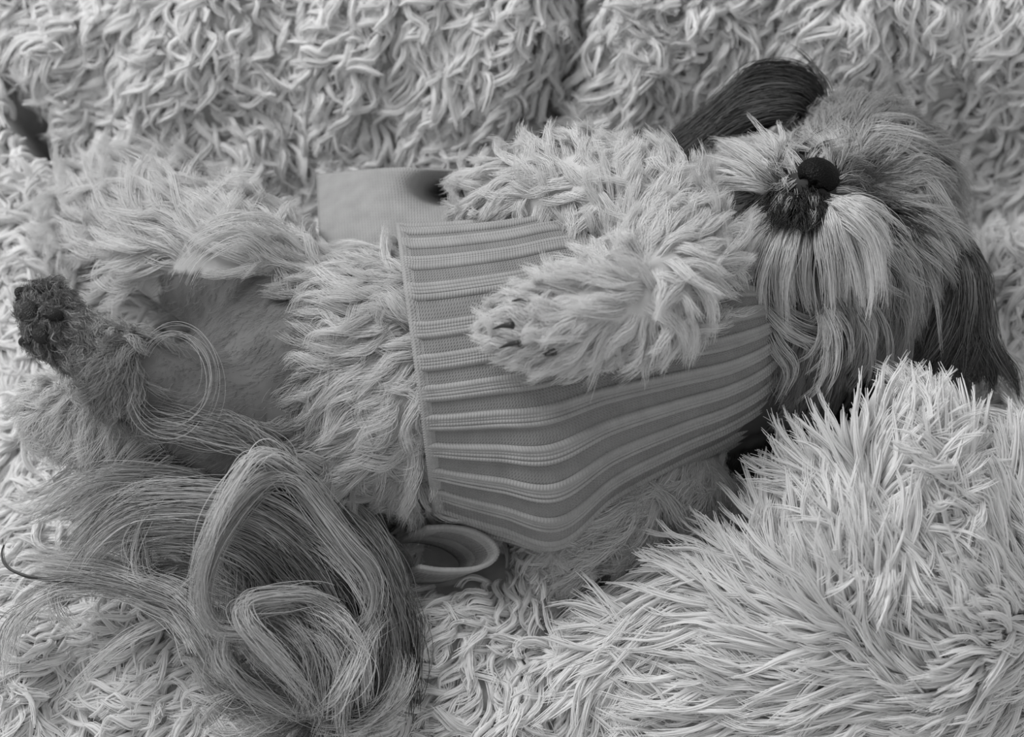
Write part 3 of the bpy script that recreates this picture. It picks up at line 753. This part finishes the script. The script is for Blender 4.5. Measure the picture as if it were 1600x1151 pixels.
for i in range(NU):
    cx, cy, hf, hn_, zc, b_, yaw = cs_[i]
    c = P(cx, cy, zc)
    if i: ulen += np.linalg.norm(c - lastc)
    lastc = c
    dep = -((c - CAMPOS) @ TOCAM)
    half = lambda h_: math.sqrt(max((h_ * dep * PXK) ** 2 - (b_ * math.cos(ELEV)) ** 2, 1e-5)) / math.sin(ELEV)
    a_ = half(hf); an_ = half(hn_)
    y_ = math.radians(yaw)
    ax = np.array([math.sin(y_), math.cos(y_), 0])          # towards the far side
    ct, sn = np.cos(th), np.sin(th)
    ex = 2 / 2.35
    ce = np.sign(ct) * np.abs(ct) ** ex; se = np.sign(sn) * np.abs(sn) ** ex
    hem = 0.6 + 0.4 * sstep(0.0, 0.03, i / NU)
    k_ = sstep(0.008, 0.03 + .012 * np.abs(phs - .72) / .28, i / NU); pr = .0026 * (1 - k_) + prof * k_
    wr = 0.0009 * np.sin(i / NU * 7 + th * 2)
    ra = a_ + pr + wr + np.where(ce < 0, (an_ - a_) * np.abs(ce) ** 4, 0); rb_ = b_ + pr + wr
    base = c + ax[None, :] * (ce * ra)[:, None]
    base[:, 2] += se * rb_
    base[:, 2] = np.maximum(base[:, 2], 0.006)
    G[i] = base
    UV[i, :, 0] = ulen; UV[i, :, 1] = np.arange(NT) / NT * 0.5
# the near side lifts over the foreleg
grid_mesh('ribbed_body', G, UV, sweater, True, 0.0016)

# sleeve: stretched knit round the far foreleg, hollow at the arm
def patch(name, corners, nu, nv_, zfun, pxfun, thick=.0018, uvs=.3, **kw):
    G = np.empty((nu, nv_, 3)); UV = np.empty((nu, nv_, 2))
    for i in range(nu):
        for j in range(nv_):
            u, v = i / (nu - 1), j / (nv_ - 1)
            x, y = pxfun(u, v)
            G[i, j] = P(x, y, zfun(u, v, x, y))
            UV[i, j] = (u * .1 - .12, v * .05)
    return grid_mesh(name, G, UV, sweater, False, thick, **kw)
def sl_px(u, v):
    tl, tr, br, bl = np.array((497, 275)), np.array((770, 268)), np.array((800, 410)), np.array((500, 398))
    p = (1 - v) * ((1 - u) * tl + u * tr) + v * ((1 - u) * bl + u * br)
    p[1] -= 8 * math.sin(math.pi * u) * (1 - v)
    if v < .5: p[0] += 0
    return p
def sl_z(u, v, x, y):
    z = .078 + .014 * v + .022 * math.sin(math.pi * min(1, u * 1.1)) * (1 - v) ** .7
    q = ((x - 695) / 40) ** 2 + ((y - 302) / 24) ** 2
    return z - .06 * math.exp(-q) - .012 * (1 - u) * (1 - v)
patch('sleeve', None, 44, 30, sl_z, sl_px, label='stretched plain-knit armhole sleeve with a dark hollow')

# rolled cuff of the near sleeve under the body
rimp = catmull([(668, 820, .066), (705, 819, .068), (742, 826, .068), (770, 842, .066), (781, 862, .063), (768, 882, .06), (738, 892, .057), (690, 893, .055), (655, 888, .054)], 60)
G = np.empty((60, 14, 3)); UV = np.empty((60, 14, 2))
for i in range(60):
    q = P(*rimp[i])
    for j in range(14):
        d = j / 13
        G[i, j] = q + np.array([-.022 * d, .004 * d, -.034 * d]) + np.array([0, 0, .0009 * math.sin(j * 2.4)])
        UV[i, j] = (i / 60 * .06, d * .03)
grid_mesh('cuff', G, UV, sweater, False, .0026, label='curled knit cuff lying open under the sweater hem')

# ------------------------------------------------------------------ blanket pile
GB = [(100, 50, 80, 120), (300, 80, 315, 150), (500, 60, 520, 130), (700, 60, 680, 140), (300, 200, 285, 270), (600, 220, 600, 290), (800, 100, 760, 160), (150, 200, 100, 250), (880, 60, 840, 130), (450, 160, 470, 230), (30, 300, -20, 350), (60, 440, 0, 470),
      (1000, 40, 960, 110), (1000, 150, 940, 190), (1200, 40, 1200, 110), (1400, 60, 1390, 140), (1550, 80, 1510, 150), (1550, 250, 1520, 320), (1580, 380, 1565, 310), (920, 200, 870, 240), (1090, 90, 1060, 150), (1480, 180, 1450, 240),
      (1300, 650, 1265, 590), (1210, 700, 1160, 660), (1180, 830, 1110, 780), (1050, 960, 950, 955), (1100, 1050, 1000, 1060), (1400, 690, 1430, 620), (1550, 700, 1600, 650), (1400, 850, 1355, 780), (1300, 950, 1225, 905), (1500, 950, 1455, 890),
      (1550, 1050, 1470, 1065), (1300, 1100, 1210, 1115), (1500, 800, 1500, 720), (1250, 780, 1190, 720), (1590, 480, 1620, 400), (1590, 880, 1550, 800),
      (750, 950, 700, 1010), (800, 1050, 825, 1120), (850, 920, 890, 980), (700, 1100, 650, 1150), (960, 900, 920, 950), (880, 1080, 840, 1140),
      (100, 950, 60, 1020), (200, 1050, 150, 1110), (50, 700, 15, 770), (30, 600, -10, 560), (300, 1100, 250, 1150)]
wob1, wob2 = Wob(0.035, 2, 12, 21), Wob(0.09, 2, 12, 22)
def pile(n, maskfn, K, lk, r, spread, nf, rf, lift, curl, noise_amp, tone, tip, freq=.8, droop=.25, lenr=(.7, 1.2), fine=.5, fuzz=.0008):
    """woolly locks rooted in the backing cloth: a soft core each, wrapped in fine fibres"""
    h = .0035
    for _ in range(3):          # a jittered lattice whose pitch gives about n roots in the masked area
        xs, ys = np.meshgrid(np.arange(x0 + .01, x1 - .01, h), np.arange(yb0 + .01, yb1 - .01, h))
        x = xs.ravel() + rng.uniform(-.6, .6, xs.size) * h; y = ys.ravel() + rng.uniform(-.6, .6, xs.size) * h
        p = np.stack([x, y, H(x, y)], -1); px = PX(p)
        keep = maskfn(px, p)
        h *= math.sqrt(max(keep.sum(), 1) / n)
    p, px = p[keep], px[keep]
    nn = Hn(p[:, 0], p[:, 1])
    vec, L = idw(px, GB)
    vec = unit(vec) + (wob1(p) * fine + wob2(p) * (1 - fine)) * noise_amp
    N = len(p)
    L = L * PXM * lk * rng.uniform(*lenr, N)
    cs = grow(p - nn * .001, nn, unit(vec), L, lift * rng.uniform(.5, 1.5, N), droop, curl, freq, K, .18)
    tl = tone + rng.normal(size=N) * .03
    t = np.linspace(0, 1, K)
    rr = rng.uniform(.7, 1.25, N)
    core = [(cs, taper(N, K, r * rr, tip, .9), np.clip(tl, .05, .93))]
    fib = []
    tan = unit(np.gradient(cs, axis=1))
    w = (0.7 + .3 * np.sin(math.pi * np.clip(t * .85 + .1, 0, 1))) * (1 - .6 * t ** 2.5)
    for f in range(nf):
        a = rng.normal(size=(N, 3)); a = unit(a - tan[:, K // 2] * np.sum(a * tan[:, K // 2], 1, keepdims=True)); bb = np.cross(tan[:, K // 2], a)
        tw = rng.normal(size=N) * 1.2
        rad = (spread * rr * rng.uniform(.75, 1.15, N))[:, None] * w[None, :]
        q = cs + (np.cos(tw[:, None] * t) * rad)[..., None] * a[:, None, :] + (np.sin(tw[:, None] * t) * rad)[..., None] * bb[:, None, :]
        q = q[:, :1] + (q - q[:, :1]) * rng.uniform(.8, 1.08, N)[:, None, None]
        q = q + rng.normal(size=(N, 1, 3)) * (fuzz * t ** 2)[None, :, None]
        fib.append((q, taper(N, K, rf * rng.uniform(.7, 1.3, N), .35, .8), np.clip(tl + rng.normal(size=N) * .03, .05, .93)))
    return core, fib
bxy = [(pa[:2], pb[:2], min(ra, rb)) for reg, pa, pb, ra, rb in CAPS if reg in ('torso', 'head') and pa[2] < .1]
def not_under(p):
    d = np.full(len(p), 9.0)
    for a, b, r in bxy:
        d = np.minimum(d, seg_dist(p[:, 0], p[:, 1], a, b)[0] - r * .75)
    return d > 0
def crease_free(p):
    k = np.ones(len(p), bool)
    for (pl, dep, w), lim in zip(CREASES_W[:2], (.008, .0125)):
        for a, b in zip(pl[:-1], pl[1:]):
            k &= seg_dist(p[:, 0], p[:, 1], np.array(a), np.array(b))[0] > lim
    return k
def in_mound(px):
    """the bunched fold in front of the head"""
    edge = np.interp(px[:, 0], [880, 900, 1130, 1180, 1290, 1400, 1600, 1900], [2000, 940, 800, 700, 625, 640, 600, 560])
    return px[:, 1] > edge
def view(px, m=235):
    return (px[:, 0] > -m) & (px[:, 0] < 1600 + m) & (px[:, 1] > -m) & (px[:, 1] < 1151 + m)
GAP = np.array([(1100, 690), (1290, 590), (1460, 580), (1460, 655), (1358, 680), (1288, 748), (1228, 828), (1158, 872), (1100, 872), (1080, 800)], float)
def no_gap(px):
    """no pile roots where the dark hollow beside the shoulder and the cuff are"""
    x, y = px[:, 0], px[:, 1]; ins = np.zeros(len(px), bool)
    for (xa, ya), (xb, yb) in zip(GAP, np.roll(GAP, -1, 0)):
        c_ = (ya > y) != (yb > y)
        ins ^= c_ & (x < (xb - xa) * (y - ya) / (yb - ya + 1e-9) + xa)
    return ~ins & (np.hypot((x - 715) / 85, (y - 870) / 50) > 1)
front = lambda px, p: view(px) & in_mound(px) & not_under(p) & no_gap(px)
back = lambda px, p: view(px) & ~in_mound(px) & not_under(p) & crease_free(p) & (px[:, 1] < 700) & no_gap(px)
low = lambda px, p: view(px) & ~in_mound(px) & not_under(p) & (px[:, 1] >= 700) & no_gap(px)
def lay(args, sides, label):
    core, fib = pile(*args[0], **args[1])
    o = strands_mesh('pile', core, M_PILE, blanket, sides, kind='stuff', label=label)
    strands_hair('pile_fibre', fib, M_PILE, o, kind='stuff')
A = lambda *a, **k: (a, k)
lay(A(8400, back, 10, 1.2, .0019, .0026, 11, .0004, .45, .25, .85, .90, .3, 1.1, .2), 5, 'curly noodle-like pile on the folds behind the dog')
lay(A(3300, back, 8, .75, .0018, .0025, 5, .0004, .5, .25, 3.5, .90, .3, 1.1, .2), 4, 'short curly under-pile on the folds behind the dog')
lay(A(4200, low, 9, 1.1, .0016, .0022, 10, .0004, .42, .24, 1.0, .90, .25, 1.0, .2), 5, 'curly pile on the flat part below the dog')
lay(A(8600, front, 8, 1.3, .0014, .0019, 9, .00038, .42, .13, .6, .92, .12, .6, .1, (.55, 1.3), .3), 4, 'straighter spiky pile on the bunched fold in front of the head')
print('TRIS in strands', TRIS)
